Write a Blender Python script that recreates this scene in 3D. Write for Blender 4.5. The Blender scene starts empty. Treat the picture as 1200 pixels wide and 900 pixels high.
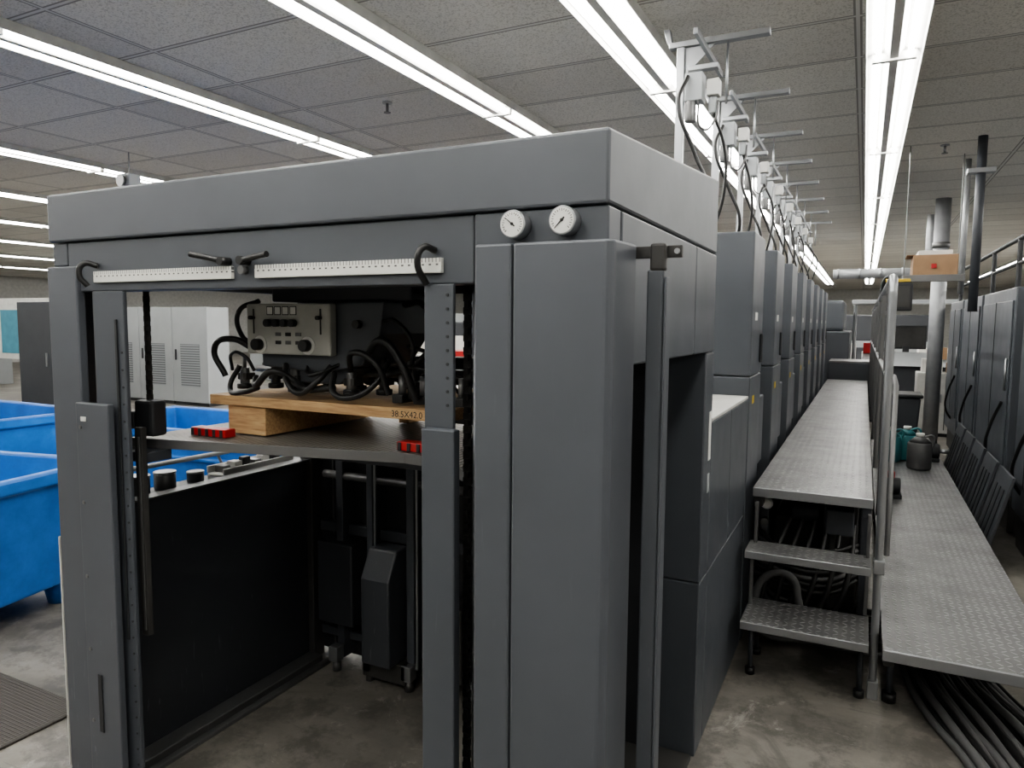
import bpy, math, random
from mathutils import Vector, Matrix
random.seed(4)
sc=bpy.context.scene
COL=sc.collection
try:
    sc.view_settings.look='AgX - Medium High Contrast'
except Exception: pass
# ------------------------------------------------------------------ materials
class NT:
    def __init__(s,name):
        s.m=bpy.data.materials.new(name); s.m.use_nodes=True
        s.t=s.m.node_tree; s.b=s.t.nodes['Principled BSDF']
        s.tc=None
    def n(s,t): return s.t.nodes.new(t)
    def put(s,sock,v):
        if isinstance(v,bpy.types.NodeSocket): s.t.links.new(v,sock)
        elif v is not None: sock.default_value=v
    def obj(s):
        if not s.tc:
            s.geo=s.n('ShaderNodeNewGeometry'); s.tc=s.geo.outputs['Position']
        return s.tc
    def math(s,op,a,b=None,c=None):
        n=s.n('ShaderNodeMath'); n.operation=op
        s.put(n.inputs[0],a)
        if b is not None: s.put(n.inputs[1],b)
        if c is not None: s.put(n.inputs[2],c)
        return n.outputs[0]
    def noise(s,scale,detail=3,rough=.5,vec=None,dist=0):
        n=s.n('ShaderNodeTexNoise'); n.inputs['Scale'].default_value=scale
        n.inputs['Detail'].default_value=detail; n.inputs['Roughness'].default_value=rough
        n.inputs['Distortion'].default_value=dist
        s.t.links.new(vec or s.obj(),n.inputs['Vector']); return n.outputs['Fac']
    def scale(s,v,rot=(0,0,0)):
        n=s.n('ShaderNodeMapping'); s.t.links.new(s.obj(),n.inputs['Vector']); n.inputs['Scale'].default_value=v; n.inputs['Rotation'].default_value=rot
        return n.outputs[0]
    def ramp(s,f,stops):
        n=s.n('ShaderNodeValToRGB'); s.t.links.new(f,n.inputs[0]); e=n.color_ramp.elements
        while len(e)<len(stops): e.new(.5)
        for i,(p,c) in enumerate(stops):
            e[i].position=p; e[i].color=c if len(c)==4 else (*c,1)
        return n.outputs[0]
    def mix(s,f,a,b):
        n=s.n('ShaderNodeMix'); n.data_type='RGBA'
        s.put(n.inputs[0],f)
        for k,v in ((6,a),(7,b)):
            if isinstance(v,tuple) and len(v)==3: v=(*v,1)
            s.put(n.inputs[k],v)
        return n.outputs[2]
    def sep(s):
        n=s.n('ShaderNodeSeparateXYZ'); s.t.links.new(s.obj(),n.inputs[0]); return n.outputs
    def bump(s,h,st=.3,d=.002):
        n=s.n('ShaderNodeBump'); n.inputs['Strength'].default_value=st; n.inputs['Distance'].default_value=d
        s.t.links.new(h,n.inputs['Height']); s.t.links.new(n.outputs[0],s.b.inputs['Normal'])
    def fin(s,col,rough=.5,metal=0,spec=.5):
        if isinstance(col,tuple) and len(col)==3: col=(*col,1)
        s.put(s.b.inputs['Base Color'],col); s.put(s.b.inputs['Roughness'],rough); s.b.inputs['Metallic'].default_value=metal
        s.b.inputs['Specular IOR Level'].default_value=spec
        return s.m
def paint(name,c,rough=.45,metal=0,var=.08,scr=True,bump=.12):
    k=NT(name)
    lo=tuple(x*(1-var) for x in c); hi=tuple(min(1,x*(1+var)) for x in c)
    f=k.noise(2.2,4,.6)
    col=k.ramp(f,[(.3,lo),(.7,hi)])
    if scr:
        g=k.noise(1.0,5,.7,k.scale((60,60,6),(0,.5,.4)),.8)
        m=k.ramp(g,[(.63,(0,0,0)),(.67,(1,1,1))])
        X,Y,Z=k.sep()
        hz=k.math('MULTIPLY_ADD',Z,-.55,.75); hz=k.math('MAXIMUM',hz,.04)
        g2=k.noise(1.7,3,.6); big=k.ramp(g2,[(.45,(0,0,0)),(.62,(1,1,1))])
        m2=k.math('MULTIPLY',k.math('MULTIPLY',m,hz),big)
        col=k.mix(m2,col,tuple(min(1,x*1.8+.06) for x in c))
        g3=k.noise(26,4,.7); m3=k.ramp(g3,[(.73,(0,0,0)),(.77,(1,1,1))])
        col=k.mix(k.math('MULTIPLY',m3,.25),col,tuple(min(1,x*2.0+.06) for x in c))
    k.bump(k.noise(380,2),bump,.0006)
    r=k.math('MULTIPLY_ADD',k.noise(6,4),.15,rough-.07)
    return k.fin(col,r,metal)
def flat(name,c,rough=.5,metal=0,spec=.5):
    k=NT(name); f=k.noise(9,3)
    return k.fin(k.ramp(f,[(.3,tuple(x*.9 for x in c)),(.7,tuple(min(1,x*1.1) for x in c))]),rough,metal,spec)
GREY=paint('press_grey_paint',(.068,.075,.086),.42)
GREY2=paint('press_grey_paint_light',(.082,.089,.101),.42)
DGREY=paint('press_dark_grey',(.050,.054,.062),.45)
UNITG=paint('unit_grey',(.074,.081,.092),.38,scr=False)
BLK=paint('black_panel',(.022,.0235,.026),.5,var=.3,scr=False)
BLKP=paint('charcoal_panel',(.034,.037,.042),.45,var=.1)
BLK2=paint('grimy_black_metal',(.042,.041,.039),.45,var=.5)
RUB=flat('black_rubber',(.013,.013,.013),.4)
STEEL=paint('galvanised_steel',(.34,.35,.36),.38,.75,scr=False)
DSTEEL=paint('worn_steel',(.18,.18,.18),.42,.7)
GCABLE=flat('grey_cable_jacket',(.10,.10,.10),.5)
PANEL=flat('control_panel_grey',(.40,.40,.37),.5)
WHITE=flat('white_plastic',(.70,.70,.67),.5)
HOUS=flat('fixture_enamel',(.55,.55,.53),.4)
LGREY=paint('light_grey_enamel',(.36,.38,.39),.45,scr=False,var=.06)
OFFW=flat('off_white_top',(.5,.5,.475),.5)
RED=flat('red_plastic',(.42,.02,.02),.4)
YEL=flat('yellow_plastic',(.6,.42,.03),.5)
TEAL=flat('teal_jug_plastic',(.05,.20,.22),.35)
CARD=flat('cardboard',(.30,.19,.11),.8)
PAPER=flat('paper_stack',(.65,.64,.60),.8)
BLUEP=flat('blue_poster',(.08,.28,.38),.6)
TAPE=flat('grey_duct',(.32,.33,.34),.4,.3)
def blue():
    k=NT('blue_bin_plastic')
    f=k.noise(3,5,.7)
    col=k.ramp(f,[(.3,(.012,.11,.38)),(.6,(.025,.17,.55)),(.8,(.06,.25,.62))])
    return k.fin(col,.42)
BLUE=blue()
def floor():
    k=NT('stained_concrete')
    a=k.noise(.8,8,.65,dist=.6); b=k.noise(5,8,.75); c=k.noise(60,3,.6); d=k.noise(1.6,6,.7,dist=1.2)
    base=k.ramp(a,[(.34,(.11,.102,.09)),(.5,(.20,.188,.165)),(.66,(.31,.29,.26))])
    st=k.ramp(b,[(.42,(1,1,1)),(.52,(0,0,0))])
    col=k.mix(k.math('MULTIPLY',st,.6),base,(.065,.059,.052))
    bigst=k.ramp(d,[(.54,(0,0,0)),(.60,(1,1,1))])
    col=k.mix(k.math('MULTIPLY',bigst,.45),col,(.085,.078,.068))
    wh=k.ramp(k.noise(3.3,9,.8,dist=1.5),[(.58,(0,0,0)),(.66,(1,1,1))])
    col=k.mix(k.math('MULTIPLY',wh,.5),col,(.46,.44,.40))
    sc_=k.ramp(k.noise(1,5,.7,k.scale((3,40,3),(0,0,.5)),1),[(.62,(0,0,0)),(.66,(1,1,1))])
    col=k.mix(k.math('MULTIPLY',sc_,.35),col,(.08,.075,.07))
    col=k.mix(k.math('MULTIPLY',c,.25),col,(.09,.085,.08))
    k.bump(b,.25,.004)
    r=k.math('MULTIPLY_ADD',b,.45,.25)
    return k.fin(col,r)
FLOOR=floor()
def ceil():
    k=NT('ceiling_tile_grid')
    X,Y,Z=k.sep()
    def line(v,per,off,w):
        m=k.math('ADD',v,off+200*per+w/2)
        m=k.math('MODULO',m,per)
        return k.math('LESS_THAN',m,w)
    l=k.math('MAXIMUM',line(X,1.22,.10,.018),line(Y,.61,.2,.018))
    r=k.math('MAXIMUM',line(X,1.22,.10,.040),line(Y,.61,.2,.040))  # wider band: shadow along the T-bars, painted into the ceiling colour
    s1=k.noise(110,2,.6); sp=k.ramp(s1,[(.36,(.54,.525,.49)),(.50,(.79,.775,.74))])
    fx=k.math('FLOOR',k.math('DIVIDE',k.math('ADD',X,.10),1.22)); fy=k.math('FLOOR',k.math('DIVIDE',k.math('ADD',Y,.2),.61))
    cmb=k.n('ShaderNodeCombineXYZ'); k.put(cmb.inputs[0],fx); k.put(cmb.inputs[1],fy)
    wn=k.n('ShaderNodeTexWhiteNoise'); k.t.links.new(cmb.outputs[0],wn.inputs['Vector'])
    tone=k.ramp(wn.outputs['Value'],[(0,(.86,.85,.83)),(1,(1,1,.98))])
    mm=k.n('ShaderNodeMix'); mm.data_type='RGBA'; mm.blend_type='MULTIPLY'; mm.inputs[0].default_value=1
    k.t.links.new(sp,mm.inputs[6]); k.t.links.new(tone,mm.inputs[7])
    col=k.mix(r,mm.outputs[2],(.30,.29,.27)); col=k.mix(l,col,(.66,.65,.62))
    return k.fin(col,.85)
CEIL=ceil()
def checker():
    k=NT('diamond_tread_plate')
    X,Y,Z=k.sep(); F=1/.034
    x=k.math('ADD',k.math('MULTIPLY',X,F),1000); y=k.math('ADD',k.math('MULTIPLY',Y,F),1000)
    par=k.math('MODULO',k.math('ADD',k.math('FLOOR',x),k.math('FLOOR',y)),2)
    fx=k.math('SUBTRACT',k.math('FRACT',x),.5); fy=k.math('SUBTRACT',k.math('FRACT',y),.5)
    a=k.math('ADD',fx,fy); b=k.math('SUBTRACT',fx,fy)
    ip=k.math('SUBTRACT',1,par)
    u=k.math('ADD',k.math('MULTIPLY',a,par),k.math('MULTIPLY',b,ip))
    v=k.math('ADD',k.math('MULTIPLY',b,par),k.math('MULTIPLY',a,ip))
    d=k.math('ADD',k.math('POWER',k.math('ABSOLUTE',k.math('DIVIDE',u,.66)),2),k.math('POWER',k.math('ABSOLUTE',k.math('DIVIDE',v,.17)),2))
    h=k.math('SUBTRACT',1,k.math('MINIMUM',d,1))
    f=k.noise(2.5,6,.7)
    base=k.ramp(f,[(.3,(.13,.13,.132)),(.7,(.26,.26,.26))])
    hm=k.math('GREATER_THAN',h,.12)
    wear=k.ramp(k.noise(5,5,.7),[(.35,(.25,.25,.25)),(.65,(.8,.8,.8))])
    col=k.mix(k.math('MULTIPLY',hm,wear),base,(.48,.48,.48))
    k.bump(h,1.0,.005)
    return k.fin(col,k.math('MULTIPLY_ADD',k.noise(9,4),.25,.28),.55)
TREAD=checker()
def wood():
    k=NT('pallet_wood')
    f=k.noise(3,5,.6,k.scale((3,40,40)),.4)
    return k.fin(k.ramp(f,[(.3,(.36,.21,.10)),(.6,(.55,.37,.19)),(.8,(.62,.45,.26))]),.7)
WOOD=wood()
def ribbed():
    k=NT('ribbed_pile_board')
    X,Y,Z=k.sep()
    w=k.math('SINE',k.math('MULTIPLY',X,2*math.pi/.02))
    k.bump(w,.7,.004)
    f=k.noise(4,5)
    return k.fin(k.ramp(f,[(.3,(.17,.165,.15)),(.7,(.30,.29,.265))]),.42,.4)
RIB=ribbed()
def ruler():
    k=NT('printed_scale')
    X,Y,Z=k.sep()
    t=k.math('LESS_THAN',k.math('MODULO',k.math('ADD',X,50),.01),.0022)
    t2=k.math('MULTIPLY',t,k.math('GREATER_THAN',Z,1.742))
    n=k.math('LESS_THAN',k.math('MODULO',k.math('ADD',X,50),.02),.007)
    n2=k.math('MULTIPLY',n,k.math('MULTIPLY',k.math('GREATER_THAN',Z,1.7345),k.math('LESS_THAN',Z,1.7385)))
    f=k.math('MAXIMUM',t2,n2)
    return k.fin(k.mix(f,(.66,.66,.62),(.08,.08,.08)),.4)
RULER=ruler()
def mat_mat():
    k=NT('ribbed_rubber_mat'); X,Y,Z=k.sep()
    w=k.math('SINE',k.math('MULTIPLY',k.math('ADD',X,Y),2*math.pi/.03)); w2=k.math('SINE',k.math('MULTIPLY',k.math('SUBTRACT',X,Y),2*math.pi/.03))
    k.bump(k.math('MULTIPLY',w,w2),.8,.004)
    return k.fin((.075,.068,.06),.7)
MATM=mat_mat()
def emit(name,c,s):
    m=bpy.data.materials.new(name); m.use_nodes=True; t=m.node_tree
    b=t.nodes['Principled BSDF']; b.inputs['Base Color'].default_value=(.9,.9,.9,1)
    b.inputs['Emission Color'].default_value=(*c,1); b.inputs['Emission Strength'].default_value=s
    return m
TUBE=emit('fluorescent_tube',(1,.98,.94),35)
def vent():
    k=NT('vent_louvre'); X,Y,Z=k.sep()
    s=k.math('GREATER_THAN',k.math('MODULO',k.math('ADD',Z,10),.045),.022)
    return k.fin(k.mix(s,(.32,.34,.35),(.13,.14,.15)),.6)
VENT=vent()
WALLM=flat('painted_wall',(.45,.45,.43),.8)
# ------------------------------------------------------------------ geometry helpers
PAR=None
def top(name,loc):
    global PAR
    e=bpy.data.objects.new(name,None); e.empty_display_size=.1; e.location=loc; COL.objects.link(e); PAR=e; return e
def link(o,par=True):
    COL.objects.link(o)
    if par and PAR is not None:
        o.parent=PAR; o.matrix_parent_inverse=Matrix.Translation(-PAR.location)
    return o
def mesh(name,vs,fs,mat,bev=0,par=True,smooth=False,seg=2):
    c=Vector((0,0,0))
    for v in vs: c+=Vector(v)
    c/=len(vs)
    me=bpy.data.meshes.new(name); me.from_pydata([tuple(Vector(v)-c) for v in vs],[],fs); me.update()
    me.materials.append(mat)
    o=bpy.data.objects.new(name,me); o.location=c
    if smooth:
        for p in me.polygons: p.use_smooth=True
    if bev:
        b=o.modifiers.new('b','BEVEL'); b.width=bev; b.segments=seg; b.limit_method='ANGLE'
    return link(o,par)
BF=[(0,3,2,1),(4,5,6,7),(0,1,5,4),(1,2,6,5),(2,3,7,6),(3,0,4,7)]
def box(name,x0,x1,y0,y1,z0,z1,mat,bev=.003,par=True,rot=None):
    vs=[(x0,y0,z0),(x1,y0,z0),(x1,y1,z0),(x0,y1,z0),(x0,y0,z1),(x1,y0,z1),(x1,y1,z1),(x0,y1,z1)]
    o=mesh(name,vs,BF,mat,bev,par)
    if rot: o.rotation_euler=rot
    return o
def prism(name,prof,ax,a0,a1,mat,bev=.003,par=True):
    def p(q,a):
        if ax=='y': return (q[0],a,q[1])
        if ax=='x': return (a,q[0],q[1])
        return (q[0],q[1],a)
    n=len(prof); vs=[p(q,a0) for q in prof]+[p(q,a1) for q in prof]
    fs=[tuple(range(n)),tuple(range(2*n-1,n-1,-1))]+[(i,i+n,(i+1)%n+n,(i+1)%n) for i in range(n)]
    o=mesh(name,vs,fs,mat,bev,par)
    import bmesh
    bm=bmesh.new(); bm.from_mesh(o.data); bmesh.ops.recalc_face_normals(bm,faces=bm.faces); bm.to_mesh(o.data); bm.free()
    return o
def cyl(name,p0,p1,r,mat,r2=None,n=20,bev=0,par=True):
    p0=Vector(p0);p1=Vector(p1);r2=r if r2 is None else r2
    d=(p1-p0).normalized(); a=d.orthogonal().normalized(); b=d.cross(a)
    vs=[];fs=[]
    for P,R in((p0,r),(p1,r2)):
        for i in range(n):
            t=2*math.pi*i/n; vs.append(tuple(P+a*R*math.cos(t)+b*R*math.sin(t)))
    fs=[(i,(i+1)%n,(i+1)%n+n,i+n) for i in range(n)]+[tuple(range(n-1,-1,-1)),tuple(range(n,2*n))]
    o=mesh(name,vs,fs,mat,bev,par)
    for p in o.data.polygons:
        if len(p.vertices)==4: p.use_smooth=True
    return o
def hose(name,pts,r,mat=None,par=True,cyc=False,res=8):
    cu=bpy.data.curves.new(name,'CURVE'); cu.dimensions='3D'; cu.bevel_depth=r; cu.bevel_resolution=2; cu.use_fill_caps=True
    c=Vector(pts[0])
    s=cu.splines.new('BEZIER'); s.bezier_points.add(len(pts)-1)
    for bp,p in zip(s.bezier_points,pts):
        bp.co=Vector(p)-c; bp.handle_left_type=bp.handle_right_type='AUTO'
    s.use_cyclic_u=cyc; s.resolution_u=res
    cu.materials.append(mat or RUB)
    o=bpy.data.objects.new(name,cu); o.location=c
    return link(o,par)
def pipe(name,pts,r,mat,par=True):
    cu=bpy.data.curves.new(name,'CURVE'); cu.dimensions='3D'; cu.bevel_depth=r; cu.bevel_resolution=3; cu.use_fill_caps=True
    c=Vector(pts[0]); s=cu.splines.new('POLY'); s.points.add(len(pts)-1)
    for bp,p in zip(s.points,pts): bp.co=(*(Vector(p)-c),1)
    cu.materials.append(mat); o=bpy.data.objects.new(name,cu); o.location=c
    return link(o,par)
# ------------------------------------------------------------------ room
RX0,RX1,RY0,RY1,CZ=-28,9,-4,34,3.15
PAR=None
box('floor',RX0,RX1,RY0,RY1,-.1,0,FLOOR,0,False)
box('ceiling',RX0,RX1,RY0,RY1,CZ,CZ+.1,CEIL,0,False)
box('wall_back',RX0,RX1,RY1,RY1+.1,0,CZ,WALLM,0,False)
box('wall_front',RX0,RX1,RY0-.1,RY0,0,CZ,WALLM,0,False)
box('wall_left',RX0-.1,RX0,RY0,RY1,0,CZ,WALLM,0,False)
box('wall_right',RX1,RX1+.1,RY0,RY1,0,CZ,WALLM,0,False)
def fixture(x,y0,y1):
    top('fluorescent_light_fixture',(x,(y0+y1)/2,CZ))
    w=.145
    prism('housing',[(x-w,CZ-.001),(x-w,CZ-.055),(x-w+.006,CZ-.055),(x-w+.012,CZ-.03),(x-.05,CZ-.012),(x-.022,CZ-.062),(x+.022,CZ-.062),(x+.05,CZ-.012),(x+w-.012,CZ-.03),(x+w-.006,CZ-.055),(x+w,CZ-.055),(x+w,CZ-.001)],'y',y0,y1,HOUS,0)
    vs=[];fs=[];y=y0+.03;L=2.4;n=4
    while y+L<=y1+.01:
        for dx in(-.078,.078):
            ya=y+.02; yb=ya+L-.04
            b=len(vs)
            for Y in(ya,yb):
                for i in range(n):
                    t=2*math.pi*(i+.5)/n; vs.append((x+dx+.018*math.cos(t),Y,CZ-.052+.018*math.sin(t)))
            fs+=[(b+i,b+(i+1)%n,b+(i+1)%n+n,b+i+n) for i in range(n)]
        y+=L
    mesh('tubes',vs,fs,TUBE,smooth=True)
    y=y0
    k=0
    while y<=y1+.01:
        box('socket_%d'%k,x-.11,x+.11,y-.015,y+.02,CZ-.075,CZ-.03,WHITE,0); y+=2.4;k+=1
for x in(.08,-1.20,-2.43,-4.2,-7.0,-9.4,-12,-15,-18.5,-22.5,3.2,6.2):
    fixture(x,-2.6,31.0)
# ------------------------------------------------------------------ FEEDER
top('sheet_feeder',(-1.45,2.0,0))
X0,X1=-2.44,-.49
vs=[(X0,1.43,1.852),(X1,1.43,1.852),(X1,2.64,1.852),(X0,2.64,1.852),(X0,1.43,2.007),(X1,1.43,2.007),(X1,2.64,2.115),(X0,2.64,2.115)]
mesh('roof_hood',vs,BF,GREY2,.007)
box('front_beam',-2.36,-.822,1.445,1.52,1.69,1.849,GREY,.004)
box('front_beam_end',X0,-2.364,1.445,1.52,1.775,1.849,GREY,.004)
box('gauge_panel',-.818,-.492,1.44,1.52,1.70,1.849,GREY,.004)
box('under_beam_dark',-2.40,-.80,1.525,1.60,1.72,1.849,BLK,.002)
box('side_panel_upper_front',-.535,X1,1.525,2.30,1.50,1.849,GREY,.006)
box('side_panel_upper_rear',-.535,X1,2.306,2.64,1.50,1.849,GREY,.006)
box('side_panel_left',X0,X0+.03,1.525,2.64,1.72,1.849,DGREY,.004)
box('rear_beam',-2.41,-.54,2.60,2.64,1.72,1.849,BLK,.003)
box('column_cabinet_strip',-.785,-.692,1.38,1.515,0,1.772,GREY2,.006)
prism('column_cabinet_door',[(-.689,1.38),(-.475,1.38),(-.462,1.393),(-.452,1.515),(-.689,1.515)],'z',0,1.772,GREY2,.006)
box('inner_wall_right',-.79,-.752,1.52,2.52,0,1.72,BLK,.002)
box('recess_floor_kick',-.75,-.50,1.55,2.5,0.0,.02,BLK2,.002)
box('rear_column',-.75,-.492,2.52,2.66,0,.66,GREY,.005)
box('rear_column_upper',-.75,-.492,2.52,2.66,.664,1.497,GREY,.005)
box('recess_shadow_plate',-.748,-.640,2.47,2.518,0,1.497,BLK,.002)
box('guard_bracket_bar',-.495,-.355,1.522,1.534,1.742,1.768,BLK2,.002)
box('guard_bracket_lug',-.42,-.385,1.500,1.521,1.712,1.772,BLK2,.006)
box('guard_post',-.425,-.388,1.502,1.520,.0,1.715,GREY,.004)
box('guard_post_flange',-.387,-.381,1.500,1.540,.0,1.700,GREY2,.002)
for i,x in enumerate((-.48,-.365)):
    cyl('bracket_screw_%d'%i,(x,1.515,1.755),(x,1.523,1.755),.006,STEEL,n=12)
# left post
box('left_post_outer',-2.455,-2.30,1.43,1.46,0,1.772,GREY2,.005)
box('left_post_outer_flange',-2.455,-2.43,1.46,1.60,0,1.76,GREY,.004)
box('left_post_bare_edge',-2.462,-2.4555,1.428,1.45,.02,.85,OFFW,.001)
box('left_post_inner',-2.240,-2.086,1.442,1.456,0,1.69,GREY,.003)
box('left_post_inner_return',-2.249,-2.241,1.456,1.56,0,1.69,DGREY,.003)
box('left_post_guard_plate',-2.295,-2.130,1.405,1.428,0,1.33,GREY2,.004)
box('left_post_slot',-2.126,-2.116,1.436,1.441,.55,1.6,BLK,.001)
box('left_post_rack',-2.118,-2.085,1.485,1.505,.55,1.25,BLK2,.002)
box('left_post_rack_bar',-2.098,-2.090,1.480,1.484,.57,1.22,DSTEEL,.001)
for i in range(26):
    z=.12+i*.055
    cyl('left_post_hole_%d'%i,(-2.100,1.4395,z),(-2.100,1.4425,z),.004,BLK,n=8)
box('left_post_label',-2.235,-2.215,1.401,1.4045,.22,.42,BLK,.001)
box('left_post_tag',-2.265,-2.24,1.4015,1.4045,1.27,1.285,WHITE,.001)
for i in range(5): cyl('left_post_screw_%d'%i,(-2.27,1.401,.25+i*.25),(-2.27,1.406,.25+i*.25),.006,DSTEEL,n=10)
# right post
box('right_post',-.955,-.872,1.435,1.447,0,1.69,GREY,.003)
box('right_post_guard_plate',-.945,-.852,1.405,1.433,0,1.345,GREY,.004)
box('right_post_return',-.957,-.947,1.447,1.56,0,1.69,DGREY,.003)
for i in range(9): cyl('right_post_hole_%d'%i,(-.888,1.4325,1.40+i*.033),(-.888,1.4355,1.40+i*.033),.004,BLK,n=8)
cyl('guide_rod',(-.848,1.50,.02),(-.848,1.50,1.72),.007,STEEL,n=10)
box('rack_strip',-.825,-.81,1.53,1.56,.0,1.7,DSTEEL,.002)
def chain(name,x,y,z0,z1):
    vs=[];fs=[]
    z=z0;i=0
    while z<z1:
        w=.011 if i%2==0 else .006; d=.004 if i%2==0 else .009
        b=len(vs)
        for c in((-w,-d,0),(w,-d,0),(w,d,0),(-w,d,0),(-w,-d,.019),(w,-d,.019),(w,d,.019),(-w,d,.019)):
            vs.append((x+c[0],y+c[1],z+c[2]))
        fs+=[tuple(b+q for q in f) for f in BF]
        z+=.0165;i+=1
    mesh(name,vs,fs,BLK2)
chain('lift_chain_left',-2.158,1.575,1.28,1.74)
chain('lift_chain_right',-.882,1.52,.1,1.72)
box('chain_block_left',-2.195,-2.105,1.54,1.60,1.21,1.33,BLK,.01)
box('chain_block_left_b',-2.225,-2.196,1.535,1.58,1.23,1.29,BLK,.006)
box('chain_block_right',-.91,-.85,1.56,1.62,1.18,1.30,BLK,.01)
box('scale_left',-2.215,-1.60,1.433,1.445,1.717,1.752,RULER,.001)
box('scale_right',-1.51,-.905,1.433,1.445,1.717,1.752,RULER,.001)
cyl('scale_knob',(-1.555,1.425,1.74),(-1.555,1.446,1.74),.012,DSTEEL,n=16)
def lever(i,x,s,dz):
    hose('clamp_lever_%d'%i,[(x,1.42,1.765),(x+.05*s,1.413,1.765+dz*.5),(x+.11*s,1.405,1.765+dz)],.0085)
    cyl('clamp_lever_hub_%d'%i,(x,1.41,1.765),(x,1.446,1.765),.012,RUB)
lever(0,-1.62,-1,.022); lever(1,-1.545,1,.012)
hose('handle_left',[(-2.20,1.44,1.77),(-2.225,1.41,1.775),(-2.235,1.40,1.74),(-2.225,1.42,1.705)],.009)
hose('handle_right',[(-.925,1.44,1.77),(-.94,1.41,1.775),(-.95,1.40,1.74),(-.945,1.43,1.69)],.0085)
def gauge(i,x,z,na):
    cyl('gauge_rim_%d'%i,(x,1.405,z),(x,1.44,z),.031,STEEL,n=36,bev=.002)
    cyl('gauge_face_%d'%i,(x,1.4035,z),(x,1.4055,z),.0275,WHITE,n=36)
    for k in range(21):
        t=math.radians(-135+k*13.5); r0=.021 if k%2 else .019
        a=Vector((x+math.sin(t)*r0,1.4030,z+math.cos(t)*r0)); b=Vector((x+math.sin(t)*.0245,1.4030,z+math.cos(t)*.0245))
        cyl('gauge_tick_%d_%d'%(i,k),a,b,.0007,RUB,n=4)
    t=math.radians(na)
    cyl('gauge_needle_%d'%i,(x-math.sin(t)*.008,1.4022,z-math.cos(t)*.008),(x+math.sin(t)*.021,1.4022,z+math.cos(t)*.021),.0018,RUB,r2=.0007,n=6)
    cyl('gauge_hub_%d'%i,(x,1.4015,z),(x,1.404,z),.0035,RUB,n=12)
gauge(0,-.703,1.816,-50); gauge(1,-.585,1.818,225)
# inner black lower panel on left
box('inner_wall_left',-2.33,-2.30,1.60,2.47,.02,.95,BLKP,.004)
box('inner_wall_left_cap',-2.345,-2.285,1.60,2.47,.951,.958,DSTEEL,.002)
box('inner_ledge',-2.47,-2.35,1.60,2.55,.93,.945,DGREY,.003)
box('inner_ledge_leg',-2.45,-2.37,1.75,2.45,0,.93,BLK,.004)
pipe('ledge_bar',[(-2.53,1.60,1.02),(-2.50,2.20,1.02)],.010,LGREY)
for i,yy in enumerate((1.66,2.15)): pipe('ledge_bar_leg_%d'%i,[(-2.52,yy,1.02),(-2.46,yy,.94)],.006,DSTEEL)
box('floor_rail_left',-2.30,-2.22,1.50,2.47,0,.03,DSTEEL,.004)
box('floor_rail_left_b',-2.20,-2.17,1.50,2.47,0,.018,DSTEEL,.004)
# rear machinery wall
box('rear_wall',-2.30,-.79,2.54,2.57,.03,1.16,BLK,.003)
box('rear_corner_post_left',-2.34,-2.27,2.47,2.54,0,1.85,BLK2,.004)
box('rear_vertical_rail_a',-2.12,-2.08,2.46,2.54,.05,1.16,DGREY,.004)
box('rear_vertical_rail_b',-1.93,-1.90,2.44,2.54,.10,1.16,GREY,.004)
box('rear_vertical_rail_b2',-1.885,-1.875,2.43,2.44,.10,1.16,STEEL,.002)
box('rear_vertical_rail_c',-1.72,-1.68,2.44,2.54,.10,1.16,GREY,.004)
box('rear_vertical_rail_c2',-1.665,-1.655,2.43,2.44,.10,1.16,STEEL,.002)
box('rear_vertical_rail_d',-1.38,-1.34,2.46,2.54,.05,1.16,DGREY,.004)
box('rear_vertical_rail_e',-1.15,-1.08,2.46,2.54,.05,1.16,DGREY,.004)
for i,x in enumerate((-2.2,-2.0,-1.55,-1.25,-.95)):
    box('rear_panel_seam_%d'%i,x-.004,x+.004,2.534,2.539,.05,1.14,DSTEEL,.001)
box('rear_cross_bar',-2.25,-.8,2.50,2.535,.62,.67,DGREY,.004)
box('rear_cross_bar_low',-2.25,-.8,2.50,2.535,.12,.16,DGREY,.004)
prism('rear_drive_cover',[(2.34,.12),(2.34,.50),(2.40,.62),(2.50,.62),(2.50,.12)],'x',-1.89,-1.74,DGREY,.01)
box('rear_drive_base',-1.93,-1.70,2.40,2.53,.03,.12,BLK2,.005)
box('rear_box_b',-1.60,-1.42,2.40,2.53,.10,.42,BLK2,.008)
box('rear_box_c',-2.20,-2.00,2.42,2.53,.22,.60,BLKP,.008)
cyl('rear_shaft',(-2.2,2.48,.90),(-.85,2.48,.90),.018,DSTEEL)
for i,x in enumerate((-2.1,-1.91,-1.7,-1.36,-1.1)):
    cyl('rear_foot_%d'%i,(x,2.43,0),(x,2.43,.05),.02,DSTEEL,n=14)
    box('rear_foot_plate_%d'%i,x-.025,x+.025,2.40,2.45,.05,.12,STEEL,.004)
# pile board
prism('pile_board',[(-2.25,1.56),(-1.25,1.78),(-1.10,1.76),(-.90,1.60),(-.90,2.40),(-2.25,2.40)],'z',1.172,1.195,RIB,.003)
prism('pile_board_lip',[(-2.25,1.545),(-1.25,1.765),(-1.10,1.745),(-.90,1.585),(-.90,1.598),(-1.10,1.758),(-1.25,1.778),(-2.25,1.558)],'z',1.165,1.197,DSTEEL,.001)
box('pile_support_left',-2.24,-2.09,1.50,1.60,1.13,1.163,DGREY,.003)
box('pile_cross_beam',-2.22,-.92,1.95,2.02,1.10,1.17,DGREY,.004)
for i,(x,y) in enumerate(((-2.02,1.70),(-1.21,1.80))):
    box('red_stop_%d'%i,x-.085,x+.085,y-.01,y+.035,1.197,1.226,RED,.003)
    for k in range(5): box('red_stop_rib_%d_%d'%(i,k),x-.08+k*.035,x-.068+k*.035,y-.014,y-.01,1.198,1.224,BLK,.001)
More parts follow.
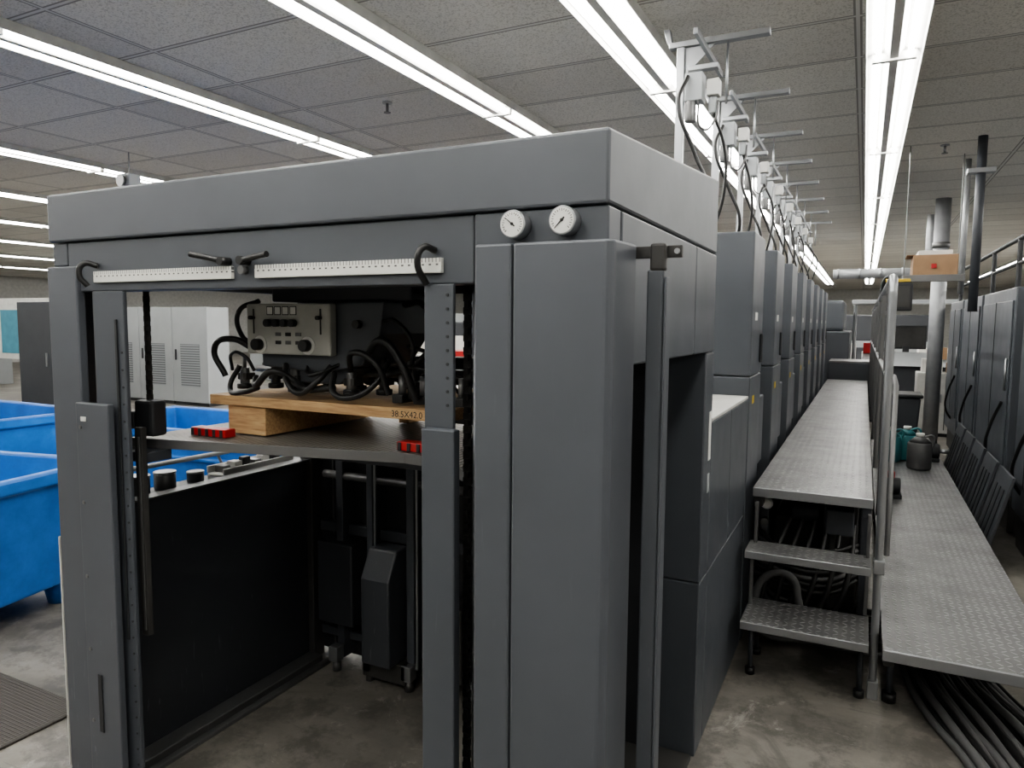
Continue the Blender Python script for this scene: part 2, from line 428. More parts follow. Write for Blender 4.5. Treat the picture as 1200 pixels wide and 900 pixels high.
# rear feeder body
box('feeder_table_body_lower',-2.10,-.492,2.662,3.58,0,.66,GREY,.005)
box('feeder_table_body_a',-2.10,-.492,2.662,3.10,.664,1.235,GREY,.005)
box('feeder_table_body_b',-2.10,-.492,3.104,3.58,.664,1.235,GREY,.005)
box('feeder_table_top',-2.10,-.492,2.662,3.58,1.236,1.25,OFFW,.003)
box('door_sticker',-.4915,-.490,2.60,2.64,1.10,1.28,WHITE,0)
box('door_sticker_b',-.4915,-.490,2.60,2.63,.98,1.05,LGREY,0)
# suction head
prism('suction_head_body',[(-1.915,1.655),(-1.37,1.665),(-1.385,1.56),(-1.46,1.455),(-1.62,1.425),(-1.90,1.44)],'y',1.83,2.12,GREY,.006)
prism('suction_head_lower',[(-1.88,1.445),(-1.50,1.445),(-1.58,1.385),(-1.82,1.385)],'y',1.86,2.05,GREY,.006)
box('suction_head_upper',-1.90,-1.30,1.88,2.15,1.667,1.85,DGREY,.006)
box('control_panel',-1.935,-1.56,1.795,1.828,1.485,1.658,PANEL,.006)
for i,x in enumerate((-1.87,-1.655)):
    cyl('panel_dial_ring_%d'%i,(x,1.791,1.518),(x,1.795,1.518),.030,WHITE,n=28)
    cyl('panel_dial_%d'%i,(x,1.765,1.518),(x,1.791,1.518),.020,RUB,n=24,bev=.003)
for i in range(4):
    box('panel_symbol_%d'%i,-1.835+i*.035,-1.812+i*.035,1.793,1.7955,1.622,1.646,WHITE,.001)
    box('panel_symbol_frame_%d'%i,-1.838+i*.035,-1.809+i*.035,1.7942,1.7952,1.619,1.649,RUB,.0)
    cyl('panel_button_%d'%i,(-1.825+i*.037,1.775,1.592),(-1.825+i*.037,1.795,1.592),.013,RUB,n=18)
for i in range(3):
    for j in range(2):
        box('panel_icon_%d_%d'%(i,j),-1.80+i*.045,-1.775+i*.045,1.793,1.7955,1.548-.028*j,1.560-.028*j,RUB if (i+j)%2 else DSTEEL,.001)
for i,x in enumerate((-1.90,-1.60)):
    box('panel_slot_%d'%i,x-.003,x+.003,1.793,1.7955,1.555,1.64,RUB,.001)
    cyl('panel_slider_%d'%i,(x,1.775,1.61),(x,1.795,1.61),.007,RUB,n=12)
cyl('head_knob',(-1.47,1.81,1.59),(-1.47,1.832,1.59),.014,RUB)
for i in range(12):
    x=-2.02+i*.082; y=1.86+(i%3)*.07; h=1.43+(i%2)*.045
    cyl('sucker_body_%d'%i,(x,y,1.37),(x,y,h),.017,BLK2 if i%3 else DSTEEL,n=16,bev=.003)
    cyl('sucker_foot_%d'%i,(x,y,1.352),(x,y,1.372),.028,RUB,n=20,bev=.004)
    cyl('sucker_spindle_%d'%i,(x,y,h),(x,y,h+.045),.007,DSTEEL,n=10)
    box('sucker_block_%d'%i,x-.022,x+.022,y-.015,y+.03,1.385,1.41,BLK2,.003)
cyl('head_cross_shaft',(-2.05,1.95,1.42),(-1.02,1.95,1.42),.012,DSTEEL)
box('head_cross_rail',-2.08,-1.02,2.0,2.05,1.39,1.44,BLK2,.004)
box('head_cross_rail_b',-2.08,-1.0,2.22,2.30,1.40,1.47,DGREY,.004)
for i in range(7): cyl('guide_wheel_%d'%i,(-2.0+i*.16,2.14,1.39),(-2.0+i*.16,2.17,1.39),.032,DSTEEL if i%2 else RUB,n=20,bev=.003)
hs=[([(-2.05,1.80,1.40),(-2.08,1.78,1.50),(-1.99,1.78,1.535),(-1.93,1.82,1.50)],.011),
([(-1.90,1.80,1.40),(-1.86,1.76,1.38),(-1.78,1.76,1.43),(-1.73,1.80,1.40),(-1.66,1.78,1.375),(-1.56,1.80,1.38)],.012),
([(-1.42,1.80,1.49),(-1.33,1.77,1.54),(-1.26,1.77,1.47),(-1.22,1.79,1.36)],.013),
([(-1.40,1.95,1.69),(-1.27,1.90,1.69),(-1.17,1.88,1.62),(-1.19,1.88,1.50),(-1.27,1.88,1.42)],.009),
([(-1.36,1.93,1.655),(-1.25,1.88,1.65),(-1.21,1.87,1.55),(-1.28,1.86,1.46),(-1.40,1.85,1.42)],.010),
([(-1.50,1.82,1.44),(-1.45,1.77,1.50),(-1.36,1.77,1.47),(-1.33,1.80,1.37)],.010),
([(-1.93,1.85,1.67),(-2.01,1.83,1.63),(-2.0,1.83,1.55),(-1.94,1.85,1.50)],.009),
([(-2.0,1.82,1.44),(-2.03,1.80,1.36),(-1.93,1.77,1.35),(-1.86,1.77,1.37)],.009),
([(-1.78,1.82,1.45),(-1.74,1.78,1.40),(-1.68,1.77,1.36),(-1.60,1.77,1.40),(-1.58,1.82,1.45)],.010),
([(-1.38,1.84,1.60),(-1.30,1.80,1.60),(-1.24,1.80,1.53),(-1.26,1.81,1.44)],.007),
([(-1.55,1.80,1.43),(-1.52,1.76,1.37),(-1.44,1.76,1.36),(-1.38,1.79,1.40),(-1.36,1.84,1.47)],.010),
([(-2.06,1.84,1.42),(-2.04,1.82,1.48),(-1.97,1.82,1.47),(-1.95,1.84,1.42)],.006),
([(-1.70,1.84,1.45),(-1.66,1.80,1.42),(-1.60,1.79,1.43),(-1.55,1.84,1.46)],.006),
([(-1.32,1.84,1.45),(-1.24,1.80,1.46),(-1.14,1.82,1.43),(-1.10,1.85,1.38)],.006),
([(-1.30,1.86,1.52),(-1.20,1.84,1.50),(-1.12,1.86,1.44),(-1.06,1.90,1.40)],.007)]
for i,(p,r) in enumerate(hs): hose('head_hose_%d'%i,p,r)
for i,x in enumerate((-1.30,-1.22,-1.14,-1.08)):
    cyl('head_fitting_%d'%i,(x,1.83,1.36),(x,1.83,1.43),.013,DSTEEL,n=14); box('head_fitting_block_%d'%i,x-.02,x+.02,1.80,1.86,1.345,1.372,RUB,.003)
# pallet
top('wooden_pallet',(-1.55,2.1,1.2))
for i in range(4):
    box('deck_board_%d'%i,-2.10+i*.02,-1.10,1.77+i*.165,1.77+i*.165+.155,1.300,1.335,WOOD,.003)
for i,x in enumerate((-2.0,-1.62,-1.20)):
    box('stringer_%d'%i,x-.02,x+.16 if i==0 else x+.03,1.78+(.5 if i else 0),2.38,1.20,1.299,WOOD,.003)
tc=bpy.data.curves.new('size_marking','FONT'); tc.body='38.5X42.0'; tc.size=.028; tc.materials.append(RUB)
to=bpy.data.objects.new('size_marking',tc); to.location=(-1.30,1.7690,1.307); to.rotation_euler=(math.pi/2,0,0); link(to)
def can(name,x,y,z,r,h,m,lid):
    top(name,(x,y,z)); cyl('can_body',(x,y,z),(x,y,z+h),r,m,n=28,bev=.003); cyl('can_lid',(x,y,z+h),(x,y,z+h+.008),r*1.04,lid,n=28,bev=.002)
can('ink_can',-2.41,1.70,.946,.038,.065,DSTEEL,STEEL)
can('ink_can',-2.41,1.81,.946,.04,.06,DSTEEL,STEEL)
can('ink_can',-2.41,1.95,.946,.033,.035,BLK,STEEL)
top('plastic_tray',(-2.41,2.25,.946)); box('tray_base',-2.46,-2.36,2.05,2.45,.946,.956,OFFW,.003); box('tray_rim',-2.465,-2.455,2.05,2.45,.956,.985,OFFW,.003);box('tray_rim_b',-2.37,-2.36,2.05,2.45,.956,.98,OFFW,.003)
for i in range(6): box('tray_item_%d'%i,-2.45+.01*(i%3),-2.40+.01*(i%2),2.08+i*.055,2.12+i*.055,.956,.985+.01*(i%3),(DSTEEL,OFFW,BLK)[i%3],.003)
# ------------------------------------------------------------------ PRINTING UNITS
ys=[3.60]+[4.58+1.02*k for k in range(7)]
for k,y in enumerate(ys):
    top('printing_unit',(-1.3,y,0))
    d=.40 if k==0 else .44
    box('tower_upper',-2.10,-.49,y,y+d,1.345,2.05,UNITG,.008)
    box('tower_lower',-2.10,-.49,y,y+d,0,1.341,UNITG,.006)
    nx=ys[k+1] if k<7 else y+1.0
    box('unit_bridge',-2.10,-.60,y+d,nx-.002,0,1.15,BLK2,.006)
    box('unit_bridge_cover',-2.10,-.56,y+d+.10,nx-.06,1.151,1.45,DGREY,.02)
    box('unit_label',-.4895,-.488,y+.10,y+.18,1.62,1.66,WHITE,0)
    box('unit_label_yellow',-.4895,-.488,y+.10,y+.16,1.20,1.24,YEL,0)
    box('unit_handle',-.489,-.475,y+.30,y+.32,1.40,1.55,BLK,.004)
    box('unit_panel',-.55,-.50,y+d+.02,y+d+.25,.82,1.20,GREY,.006)
# ------------------------------------------------------------------ hoist frames
for k in range(8):
    y=3.72+1.0*k if k<1 else 4.70+1.02*(k-1)
    top('hoist_frame',(-.9,y,2.05)); x=-.9
    box('post',x-.02,x+.02,y-.02,y+.02,2.062,3.02,STEEL,.003)
    box('post_foot',x-.05,x+.05,y-.04,y+.04,2.0515,2.062,STEEL,.002)
    box('arm',x-.06,x+.43,y-.025,y+.025,3.0,3.03,STEEL,.004)
    prism('gusset',[(x+.02,3.0),(x+.17,3.0),(x+.02,2.86)],'y',y-.004,y+.004,STEEL,.001)
    mesh('arm_brace',[(x-.07,y-.02,3.03),(x-.04,y-.02,3.0),(x-.04,y+.02,3.0),(x-.07,y+.02,3.03),(x-.09,y-.02,3.10),(x-.06,y-.02,3.10),(x-.06,y+.02,3.10),(x-.09,y+.02,3.10)],BF,STEEL,.002)
    box('rail_segment',x+.125,x+.145,y-.30,y+.35,2.945,2.975,STEEL,.002)
    box('junction_box',x+.03,x+.12,y-.05,y+.04,2.72,2.86,LGREY,.006)
    box('junction_box_b',x+.14,x+.20,y-.04,y+.03,2.74,2.82,OFFW,.005)
    box('valve_block',x+.04,x+.19,y-.03,y+.02,2.875,2.90,STEEL,.003)
    cyl('motor',(x+.06,y-.03,2.62),(x+.06,y-.03,2.72),.028,DSTEEL,n=18,bev=.004)
    cyl('regulator',(x+.165,y,2.66),(x+.165,y,2.74),.02,LGREY,n=16,bev=.004)
    cyl('drop_rod',(x+.23,y,2.70),(x+.23,y,3.0),.006,STEEL,n=8)
    j=.04*random.uniform(-1,1)
    hose('cable_a',[(x+.05,y-.06,2.84),(x+.02,y-.10+j,2.70),(x+.10,y-.08,2.45),(x+.17,y-.05,2.25),(x+.12,y,2.06)],.010)
    hose('cable_b',[(x+.17,y,2.66),(x+.24+j,y+.05,2.50),(x+.22,y+.08,2.28),(x+.16,y+.1,2.06)],.008)
    hose('cable_c',[(x+.10,y-.05,2.72),(x+.13,y-.02,2.60+j),(x+.18,y-.02,2.62),(x+.19,y,2.72)],.005,GCABLE)
# ------------------------------------------------------------------ walkway & steps
top('press_walkway',(-.2,7,0))
box('deck',-.455,.075,3.60,11.4,.775,.80,TREAD,.004)
box('deck_front_lip',-.455,.075,3.585,3.60,.755,.80,STEEL,.003)
box('deck_beam_left',-.45,-.41,3.62,11.3,.70,.774,BLK2,.003)
box('deck_beam_right',.03,.07,3.62,11.3,.70,.774,DGREY,.003)
for i in range(6):
    box('deck_leg_%d'%i,.03,.07,3.9+i*1.4,3.94+i*1.4,0,.70,DGREY,.003)
    box('deck_leg_l_%d'%i,-.45,-.41,3.9+i*1.4,3.94+i*1.4,0,.70,DGREY,.003)
box('under_deck_skirt',-.46,.02,4.75,4.79,0,.70,BLK,.003)
box('under_deck_side_skirt',.03,.05,4.8,11.3,.0,.70,BLK,.003)
box('under_deck_cabinet',-.12,.02,3.98,4.5,.10,.66,BLK2,.01)
box('under_deck_box',-.40,-.16,4.1,4.6,.12,.55,BLK2,.01)
box('under_deck_motor_box',-.13,.0,3.80,3.96,.55,.68,DGREY,.008)
cyl('under_deck_gauge',(-.40,3.70,.70),(-.40,3.74,.70),.03,STEEL,n=24); cyl('under_deck_gauge_face',(-.40,3.695,.70),(-.40,3.70,.70),.024,OFFW,n=24)
cyl('under_deck_gauge_knob',(-.41,3.70,.60),(-.41,3.74,.60),.02,BLK2,n=20)
cyl('under_deck_motor',(-.30,3.95,.62),(-.16,3.95,.62),.06,DGREY,n=24,bev=.01)
for i in range(12):
    y=3.62+i*.04; z=.04+.02*(i%3)
    hose('under_hose_%d'%i,[(-.47,y,z+.10),(-.38,y-.02,z+.02),(-.2,y+.03,z),(-.02,y-.02,z+.02),(.15,y+.05,z),(.3,y+.3,z)],.018 if i%2 else .012,RUB if i%3 else GCABLE)
for i in range(6):
    hose('under_hose_v_%d'%i,[(-.42+.05*i,3.72,.05),(-.40+.07*i,3.68,.25),(-.36+.07*i,3.72,.42),(-.30+.06*i,3.85,.60)],.013,RUB)
for i in range(7):
    hose('under_hose_h_%d'%i,[(-.46,3.75+.03*i,.32+.03*i),(-.3,3.70,.30+.03*i),(-.1,3.72,.28+.035*i),(.02,3.8,.34+.03*i)],.012,GCABLE if i%3==2 else RUB)
hose('corrugated_hose',[(-.44,3.62,.20),(-.38,3.62,.35),(-.28,3.63,.37),(-.23,3.64,.25),(-.22,3.66,.05)],.019,GCABLE)
top('walkway_steps',(-.18,3.4,0))
def step(n,y0,y1,z,xa,xb):
    box('tread_%d'%n,xa,xb,y0,y1,z-.008,z,TREAD,.002)
    box('tread_lip_%d'%n,xa,xb,y0-.004,y0,z-.035,z,STEEL,.002)
    box('tread_side_%d'%n,xa,xa+.004,y0,y1,z-.035,z-.008,STEEL,.001)
    box('tread_side_r_%d'%n,xb-.004,xb,y0,y1,z-.035,z-.008,STEEL,.001)
step(1,3.20,3.52,.27,-.44,.078); step(2,3.38,3.57,.54,-.455,.075)
for i,(x,y,z) in enumerate(((-.40,3.28,.235),(-.40,3.50,.235),(.05,3.28,.235))):
    cyl('leg_%d'%i,(x,y,.03),(x,y,z),.011,DGREY,n=14); cyl('foot_%d'%i,(x,y,0),(x,y,.03),.022,RUB,n=16)
box('stringer_left',-.435,-.42,3.42,3.45,.27,.505,DSTEEL,.002)
box('stringer_left_b',-.435,-.42,3.53,3.56,.54,.74,DSTEEL,.002)
box('stringer_right_b',.055,.07,3.53,3.56,.27,.74,DSTEEL,.002)
# railing
top('handrail',(.1,5,0))
x=.10
pipe('main_post',[(x,3.30,.03),(x,3.30,1.74)],.016,STEEL)
box('post_shoe',x-.02,x+.022,3.275,3.325,0,.08,STEEL,.004)
box('post_clamp',x-.020,x+.024,3.275,3.325,.55,.61,STEEL,.004)
hose('rail_bend',[(x,3.30,1.73),(x,3.32,1.78),(x,3.38,1.80),(x,3.5,1.80)],.016,STEEL)
pipe('top_rail',[(x,3.5,1.80),(x,11.2,1.80)],.016,STEEL)
pipe('mid_rail',[(x,3.62,1.38),(x,11.2,1.38)],.012,STEEL)
for i in range(7):
    pipe('rail_post_%d'%i,[(x+.002,3.72+1.25*i,.70),(x+.002,3.72+1.25*i,1.80)],.014,DSTEEL)
pipe('inner_bar',[(x+.03,3.34,.62),(x+.03,3.34,1.35),(x+.03,3.60,1.37)],.011,DSTEEL)
# lower walkway
top('lower_walkway',(.42,6,0))
box('deck',.125,.73,3.12,9.6,.28,.30,TREAD,.003)
box('deck_lip',.125,.73,3.105,3.12,.255,.30,STEEL,.003)
box('beam',.13,.17,3.14,9.6,.22,.279,BLK2,.002); box('beam_r',.69,.73,3.14,9.6,.22,.279,BLK2,.002)
for i in range(5):
    for j,x in enumerate((.165,.70)):
        cyl('leg_%d_%d'%(i,j),(x,3.30+1.5*i,.03),(x,3.30+1.5*i,.22),.012,DGREY,n=14); cyl('foot_%d_%d'%(i,j),(x,3.30+1.5*i,0),(x,3.30+1.5*i,.04),.028,RUB,n=16)
top('floor_cable_bundle',(.6,3.0,0))
for i in range(20):
    o=.022*i; rr=(.015,.011,.018,.013)[i%4]
    hose('cable_%d'%i,[(.20+o*.5,4.4,rr),(.24+o*.9,3.55,rr+.01*(i%2)),(.31+o,3.2,rr+.012*(i%3)),(.40+o*.9,2.95,rr),(.48+o*.7,2.6,rr+.015*(i%2)),(.60+o,2.1,rr)],rr,GCABLE if i%3!=1 else RUB)
# ------------------------------------------------------------------ items near walkway
def jug(x,y,m):
    top('plastic_jug',(x,y,.302))
    cyl('jug_body',(x,y,.302),(x,y,.55),.10,m,n=20,bev=.02); cyl('jug_neck',(x,y,.55),(x,y,.60),.09,m,r2=.035,n=20); cyl('jug_cap',(x,y,.60),(x,y,.63),.035,WHITE,n=16)
    hose('jug_grip',[(x+.03,y-.02,.60),(x+.10,y-.03,.61),(x+.10,y-.03,.52)],.010,m)
jug(.27,7.6,TEAL); jug(.50,7.3,GCABLE); jug(.42,7.75,TEAL)
top('waste_bin',(.33,8.4,.3)); prism('bin_body',[(.18,.302),(.52,.302),(.55,.86),(.15,.86)],'y',8.2,8.6,DGREY,.02); box('bin_lid',.13,.57,8.18,8.62,.861,.90,BLK,.015)
top('floor_pump',(.24,5.9,.3))
cyl('pump_body',(.16,6.0,.39),(.30,6.0,.39),.06,BLK,n=22,bev=.01); box('pump_base',.15,.31,5.93,6.07,.301,.33,BLK,.004); cyl('pump_cap',(.23,5.98,.45),(.23,5.98,.50),.03,RED,n=16,bev=.005)
cyl('pump_wheel',(.15,5.9,.37),(.19,5.9,.37),.065,BLK,n=22,bev=.01)
top('small_motor',(.60,7.8,.3)); cyl('motor_body',(.56,7.8,.40),(.70,7.8,.40),.07,BLK,n=22,bev=.01); box('motor_base',.56,.70,7.74,7.86,.301,.335,BLK,.004); cyl('motor_shaft',(.70,7.8,.40),(.78,7.8,.40),.02,STEEL,n=12)
# ------------------------------------------------------------------ neighbouring press (right)
rys=[(5.3,6.15),(6.5,8.1),(8.25,9.6),(9.75,11)]
for k,(y,y2) in enumerate(rys):
    top('neighbour_printing_unit',(1.8,y,0))
    box('tower',1.02,2.7,y,y2,.28,1.90,UNITG,.01)
    box('tower_base',1.06,2.7,y,y2,0,.28,BLK2,.01)
    box('tower_door',1.008,1.02,y+.06,y2-.06,.5,1.8,GREY,.006)
    box('door_seam',1.004,1.0078,(y+y2)/2-.005,(y+y2)/2+.005,.5,1.8,BLK,0)
    cyl('tower_handle',(1.0,y+.12,1.1),(1.0,y+.12,1.35),.008,STEEL,n=10)
    if k<3: box('bridge',1.10,2.7,y2+.002,rys[k+1][0]-.002,0,1.5,BLK2,.01)
    hose('unit_cable',[(1.0,y+.2,1.0),(.95,y+.3,.8),(.96,y+.5,.55),(1.05,y+.6,.4)],.012)
for i in range(5):
    y=5.5+i*.62
    top('leaning_guard_panel',(.9,y,0))
    o=box('panel',.84,.86,y,y+.5,.02,.62,DGREY,.004,rot=(0,math.radians(14),0)); 
    for j in range(3):
        box('panel_slot_%d'%j,.832,.838,y+.08+.13*j,y+.14+.13*j,.12,.52,BLK,.003,rot=(0,math.radians(14),0))
top('upper_platform_railing',(1.4,8,1.9))
for k in range(5):
    pipe('post_%d'%k,[(1.08,5.6+1.25*k,1.90),(1.08,5.6+1.25*k,2.30)],.02,BLK)
pipe('rail_top',[(1.08,5.6,2.30),(1.08,10.6,2.30)],.02,BLK); pipe('rail_mid',[(1.08,5.6,2.10),(1.08,10.6,2.10)],.016,BLK)
top('round_column',(.80,10.2,0)); cyl('column_shaft',(.80,10.2,0),(.80,10.2,CZ),.085,TAPE,n=28); cyl('column_collar',(.80,10.2,2.55),(.80,10.2,2.62),.095,DSTEEL,n=28)
top('ceiling_hung_pole',(.80,7.0,2)); cyl('pole',(.80,7.0,1.72),(.80,7.0,CZ),.035,DGREY,n=20); box('pole_bracket',.70,.9,6.95,7.05,2.85,2.89,STEEL,.004)
top('ceiling_hung_pole',(.80,7.9,2)); cyl('pole',(.80,7.9,1.9),(.80,7.9,CZ),.025,TAPE,n=20)
top('parts_shelf',(.5,7.4,2)); box('shelf_board',.28,.75,7.15,7.65,2.02,2.04,DGREY,.003); box('shelf_rail',.28,.75,7.12,7.149,1.98,2.04,DSTEEL,.003)
pipe('shelf_hanger_0',[(.29,7.13,2.04),(.29,7.13,CZ)],.005,DSTEEL); pipe('shelf_hanger_1',[(.74,7.64,2.04),(.74,7.64,CZ)],.005,DSTEEL)
top('cardboard_box',(.5,7.4,2.04)); box('box_body',.36,.70,7.2,7.6,2.041,2.22,CARD,.004); box('box_flap',.31,.36,7.2,7.6,2.215,2.22,CARD,.001); box('box_papers',.40,.66,7.24,7.55,2.221,2.26,PAPER,.003); box('box_print',.50,.54,7.196,7.199,2.10,2.14,RED,0)
top('operator_monitor',(.22,6.6,1.8)); box('monitor_shell',.14,.34,6.6,6.66,1.72,1.95,BLK,.01); box('monitor_screen',.16,.32,6.594,6.599,1.75,1.92,BLK2,.002); hose('monitor_arm',[(.24,6.68,1.84),(.22,6.75,1.98),(.15,6.9,2.0),(.12,7.0,1.83)],.02,BLK); box('monitor_tag',.14,.32,6.60,6.64,1.955,1.98,YEL,.004)
top('ventilation_duct',(.2,9,2.2)); cyl('duct_run',(-.45,11.6,2.35),(.78,11.6,2.35),.07,TAPE,n=24)
for i in range(5): cyl('duct_band_%d'%i,(-.4+.28*i,11.6,2.35),(-.37+.28*i,11.6,2.35),.076,STEEL,n=24)
pipe('duct_drop',[(.78,11.6,2.35),(.78,11.6,CZ)],.06,TAPE)
top('supply_cabinet',(1.15,11.8,0)); box('cabinet_body',.72,1.45,11.75,12.2,.05,.92,OFFW,.01); box('cabinet_base',.75,1.42,11.78,12.15,0,.05,BLK,.003); box('cabinet_door_gap',1.08,1.09,11.742,11.749,.1,.88,BLK,0)
for i,xx in enumerate((1.03,1.14)): box('cabinet_pull_%d'%i,xx-.01,xx+.01,11.735,11.749,.5,.62,STEEL,.002)
top('supply_box',(.9,11.95,.92)); box('supply_box_body',.78,1.04,11.85,12.1,.921,1.12,PAPER,.004); box('supply_box_tape',.90,.92,11.845,11.85,.921,1.12,CARD,0)
top('supply_box',(1.2,11.95,.92)); box('supply_box_body',1.1,1.38,11.85,12.1,.921,1.06,CARD,.004); box('supply_box_tape',1.22,1.25,11.845,11.85,.921,1.06,PAPER,0)
# ------------------------------------------------------------------ delivery end & far machines
top('press_delivery',(-1,13.4,0))
box('delivery_body',-2.1,-.2,12.3,14.4,0,1.5,DGREY,.02); box('delivery_hood',-2.0,-.3,12.6,14.2,1.501,2.0,UNITG,.05)
box('delivery_step',-.45,.10,11.42,12.25,0,1.05,DGREY,.01); box('delivery_step_top',-.45,.10,11.42,12.25,1.051,1.07,TREAD,.003)
top('console_desk',(.4,13.2,0))
box('desk_body',.0,1.3,13.0,13.7,0,.95,DGREY,.02); prism('desk_top',[(12.9,.95),(13.7,.95),(13.7,1.15)],'x',-.02,1.32,LGREY,.005); box('desk_monitor',.35,.95,13.75,13.8,1.2,1.6,BLK,.01); box('desk_screen',.38,.92,13.743,13.75,1.23,1.57,BLK2,.003); box('desk_monitor_stand',.6,.7,13.70,13.82,.95,1.25,BLK,.01)
box('desk_papers',.1,.35,13.05,13.3,1.06,1.10,PAPER,.002); box('desk_box',.95,1.2,13.1,13.4,1.06,1.25,CARD,.004); box('desk_tools',-.0,.25,13.5,13.65,1.12,1.3,RED,.01)
top('desk_canopy',(.5,14,2)); box('canopy_lamp',-.2,1.4,13.2,13.8,1.95,2.02,LGREY,.01)
for i,x in enumerate((-.15,1.35)): pipe('canopy_post_%d'%i,[(x,13.85,0),(x,13.85,2.0)],.03,LGREY)
def stack(x,y,w,d,h,m=PAPER):
    top('paper_pallet',(x,y,0))
    for i in range(3): box('pallet_runner_%d'%i,x-w/2+i*(w/2-.05),x-w/2+.1+i*(w/2-.05),y-d/2,y+d/2,0,.09,WOOD,.003)
    box('pallet_deck',x-w/2,x+w/2,y-d/2,y+d/2,.091,.12,WOOD,.003)
    box('paper_stack',x-w/2+.04,x+w/2-.04,y-d/2+.04,y+d/2-.04,.121,h,m,.005)
stack(2.0,14.5,1.1,.8,.9); stack(.6,16,1.1,.8,.8); stack(1.6,18,1.1,.8,1.1); stack(-.6,17,1,.8,1.2)
def machine(x,y,w,d,h,m,m2):
    top('background_machine',(x,y,0))
    box('machine_body',x-w/2,x+w/2,y-d/2,y+d/2,0,h*.6,m,.02); box('machine_head',x-w/2+.1,x+w/2-.25,y-d/2+.05,y+d/2,h*.6+.001,h,m2,.04)
    box('machine_panel',x-w/4,x+w/5,y-d/2-.02,y-d/2-.001,h*.2,h*.5,m2,.01); box('machine_screen',x+w/2-.22,x+w/2-.05,y-d/2+.1,y-d/2+.15,h*.6+.01,h*.85,BLK,.01)
for a in((-13.5,15,3,2,1.7,LGREY,OFFW),(-9.5,16,3,2,1.6,LGREY,DGREY),(-6.0,17,2.4,2,1.8,OFFW,LGREY),(-16.5,11,2.4,2,1.7,OFFW,LGREY),(-20,9,2.5,2,1.8,LGREY,OFFW),(-5,22,3,2,1.7,LGREY,DGREY),(3.5,17,2.5,2,1.9,LGREY,OFFW),(0,24,4,2,1.9,LGREY,DGREY),(-12,23,4,2,1.9,OFFW,LGREY),(5,10,2.5,2,1.8,DGREY,LGREY)): machine(*a)
stack(-7.2,10.6,1.1,.8,1.0); stack(-5.4,9.8,1.1,.8,1.15,RED); stack(-4.4,12.0,1.1,.8,.9,CARD); stack(-8.2,13,1.1,.8,1.3); stack(-3.6,9.3,1,.8,1.0,OFFW)
# control cabinets
top('electrical_cabinet_white',(-11.6,9.3,0))
x=-13.6
for i,w in enumerate((.95,.95,.95)):
    box('cabinet_%d'%i,x,x+w-.01,9.05,9.55,.06,1.84,LGREY,.008); box('plinth_%d'%i,x+.02,x+w-.03,9.07,9.5,0,.06,BLK,.003)
    box('vent_upper_%d'%i,x+.22,x+w-.22,9.042,9.049,.35,1.15,VENT,.001); box('handle_%d'%i,x+.08,x+.11,9.03,9.049,.85,1.05,BLK,.004); x+=w
top('electrical_cabinet_dark',(-11,6.5,0)); box('cabinet_body',-11.45,-10.6,6.2,6.8,.05,1.85,DGREY,.01); box('cabinet_plinth',-11.4,-10.65,6.25,6.75,0,.05,BLK,.002); box('cabinet_handle',-10.75,-10.72,6.18,6.2,.9,1.1,STEEL,.003)
top('poster_board',(-14,7,1)); box('board',-15.2,-12.2,7.1,7.15,.9,1.95,WHITE,.005); box('poster',-13.6,-12.9,7.092,7.099,1.0,1.75,BLUEP,.001); box('poster_b',-14.8,-14.0,7.092,7.099,1.0,1.75,BLUEP,.001)
for i,xx in enumerate((-15.1,-12.3)): box('board_leg_%d'%i,xx-.03,xx+.03,7.1,7.15,0,.9,DGREY,.003)
top('conveyor_rack',(-12,5,0))
box('rack_body',-13.5,-11.7,5.6,6.0,.1,.55,DGREY,.01)
for i in range(12): cyl('rack_roller_%d'%i,(-13.4+.15*i,5.55,.50),(-13.4+.15*i,5.62,.1),.02,STEEL,n=10)
for i,xx in enumerate((-13.4,-11.8)): box('rack_leg_%d'%i,xx-.03,xx+.03,5.7,5.9,0,.1,DGREY,.003)
# blue bins
def bin_(cx,cy,lx,ly,h,rot):
    top('blue_bin_cart',(cx,cy,0)); R=Matrix.Rotation(rot,3,'Z'); c=Vector((cx,cy,0))
    def ring(ax,ay,z): return [tuple(c+R@Vector((sx*ax,sy*ay,z))) for sx,sy in((-1,-1),(1,-1),(1,1),(-1,1))]
    t=.035
    L=[ring(lx*.44,ly*.42,.14),ring(lx/2-.03,ly/2-.03,h-.08),ring(lx/2,ly/2,h-.08),ring(lx/2,ly/2,h),ring(lx/2-t-.02,ly/2-t-.02,h),ring(lx*.44-t,ly*.42-t,.17)]
    vs=[p for r in L for p in r]; fs=[(3,2,1,0)]
    for i in range(5):
        for j in range(4): fs.append((i*4+j,i*4+(j+1)%4,(i+1)*4+(j+1)%4,(i+1)*4+j))
    fs.append((20,21,22,23))
    mesh('bin_shell',vs,fs,BLUE,.015)
    for i,(sx,sy) in enumerate(((-1,-1),(1,-1),(1,1),(-1,1))):
        p=c+R@Vector((sx*lx*.36,sy*ly*.33,0))
        cyl('bin_foot_%d'%i,(p.x,p.y,.0),(p.x,p.y,.145),.07,BLUE,n=14,r2=.10)
    for q in(-1,1):
        p=[tuple(c+R@Vector((sx*lx*.46,q*ly/2*.95,h-.2))) for sx in(-1,1)]
        cyl('bin_rib_%d'%q,p[0],p[1],.02,BLUE,n=10)
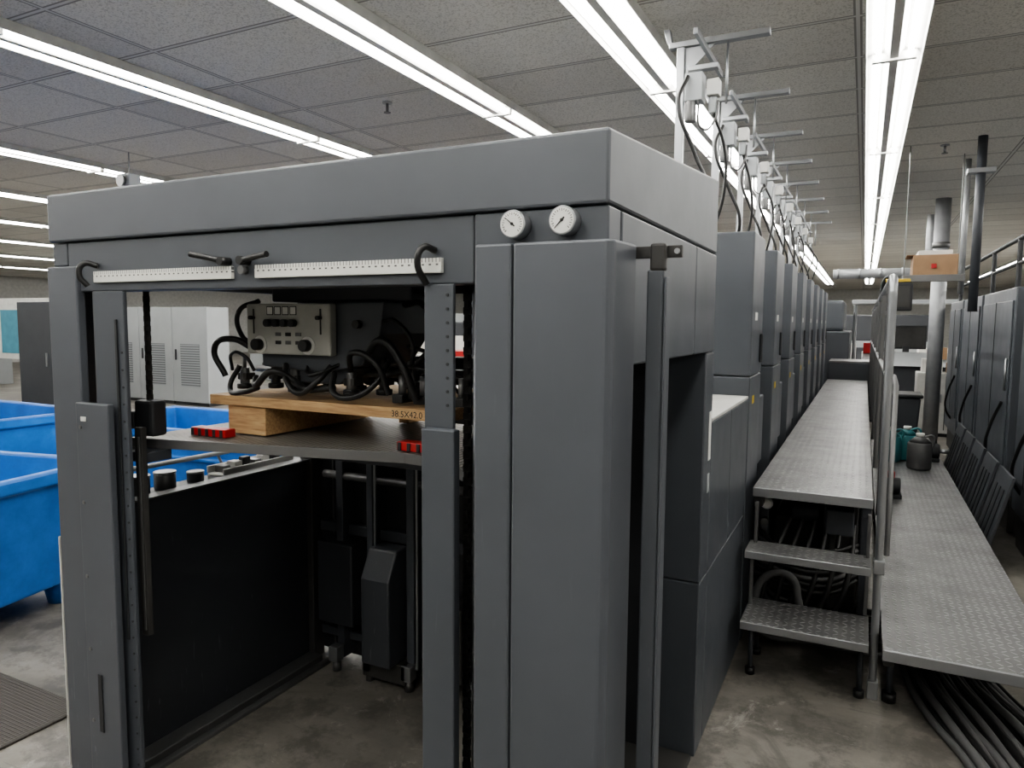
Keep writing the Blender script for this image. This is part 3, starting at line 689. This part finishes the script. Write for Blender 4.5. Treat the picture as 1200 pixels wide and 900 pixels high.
bin_(-4.50,1.90,1.5,1.05,.80,math.radians(12)); bin_(-4.35,3.70,1.9,1.0,.86,math.radians(4)); bin_(-6.6,3.2,1.6,1.1,.84,0)
top('rubber_floor_mat',(-3.2,1.6,0)); box('mat',-3.9,-2.80,1.20,1.70,0,.012,MATM,.004)
# ceiling bits
for x,y in((-1.3,6.5),(.55,7.2),(-3.1,4.2),(-5.3,7.5)):
    top('ceiling_sprinkler',(x,y,CZ)); cyl('sprinkler_rose',(x,y,CZ),(x,y,CZ-.01),.035,STEEL,n=18); cyl('sprinkler_stem',(x,y,CZ-.01),(x,y,CZ-.07),.01,DSTEEL,n=10); cyl('sprinkler_plate',(x,y,CZ-.07),(x,y,CZ-.075),.025,DSTEEL,n=14)
top('hanging_speaker',(-6.2,4.4,2.8)); pipe('hanger',[(-6.2,4.4,CZ),(-6.2,4.4,2.95)],.006,STEEL); box('body',-6.28,-6.12,4.34,4.46,2.82,2.95,LGREY,.01); cyl('mouth',(-6.2,4.34,2.88),(-6.2,4.30,2.88),.04,DSTEEL,r2=.055,n=20)
# ------------------------------------------------------------------ world / camera
w=bpy.data.worlds.new('world'); sc.world=w; w.use_nodes=True
w.node_tree.nodes['Background'].inputs[0].default_value=(.8,.85,.9,1); w.node_tree.nodes['Background'].inputs[1].default_value=.3
cam=bpy.data.cameras.new('camera'); cam.sensor_width=36; cam.lens=824/1200*36; cam.clip_end=200
co=bpy.data.objects.new('camera',cam); COL.objects.link(co)
th=math.radians(26.5);ph=math.radians(5.0)
fwdh=Vector((-math.sin(th),math.cos(th),0)); R=Vector((math.cos(th),math.sin(th),0)); Z=Vector((0,0,1))
fwd=fwdh*math.cos(ph)-Z*math.sin(ph); U=fwdh*math.sin(ph)+Z*math.cos(ph)
r=.0077; XR=(R+U*r).normalized(); YU=(U-R*r).normalized(); ZB=-fwd
m=Matrix((( XR.x,YU.x,ZB.x,0),(XR.y,YU.y,ZB.y,0),(XR.z,YU.z,ZB.z,1.6),(0,0,0,1)))
co.matrix_world=m
sc.camera=co
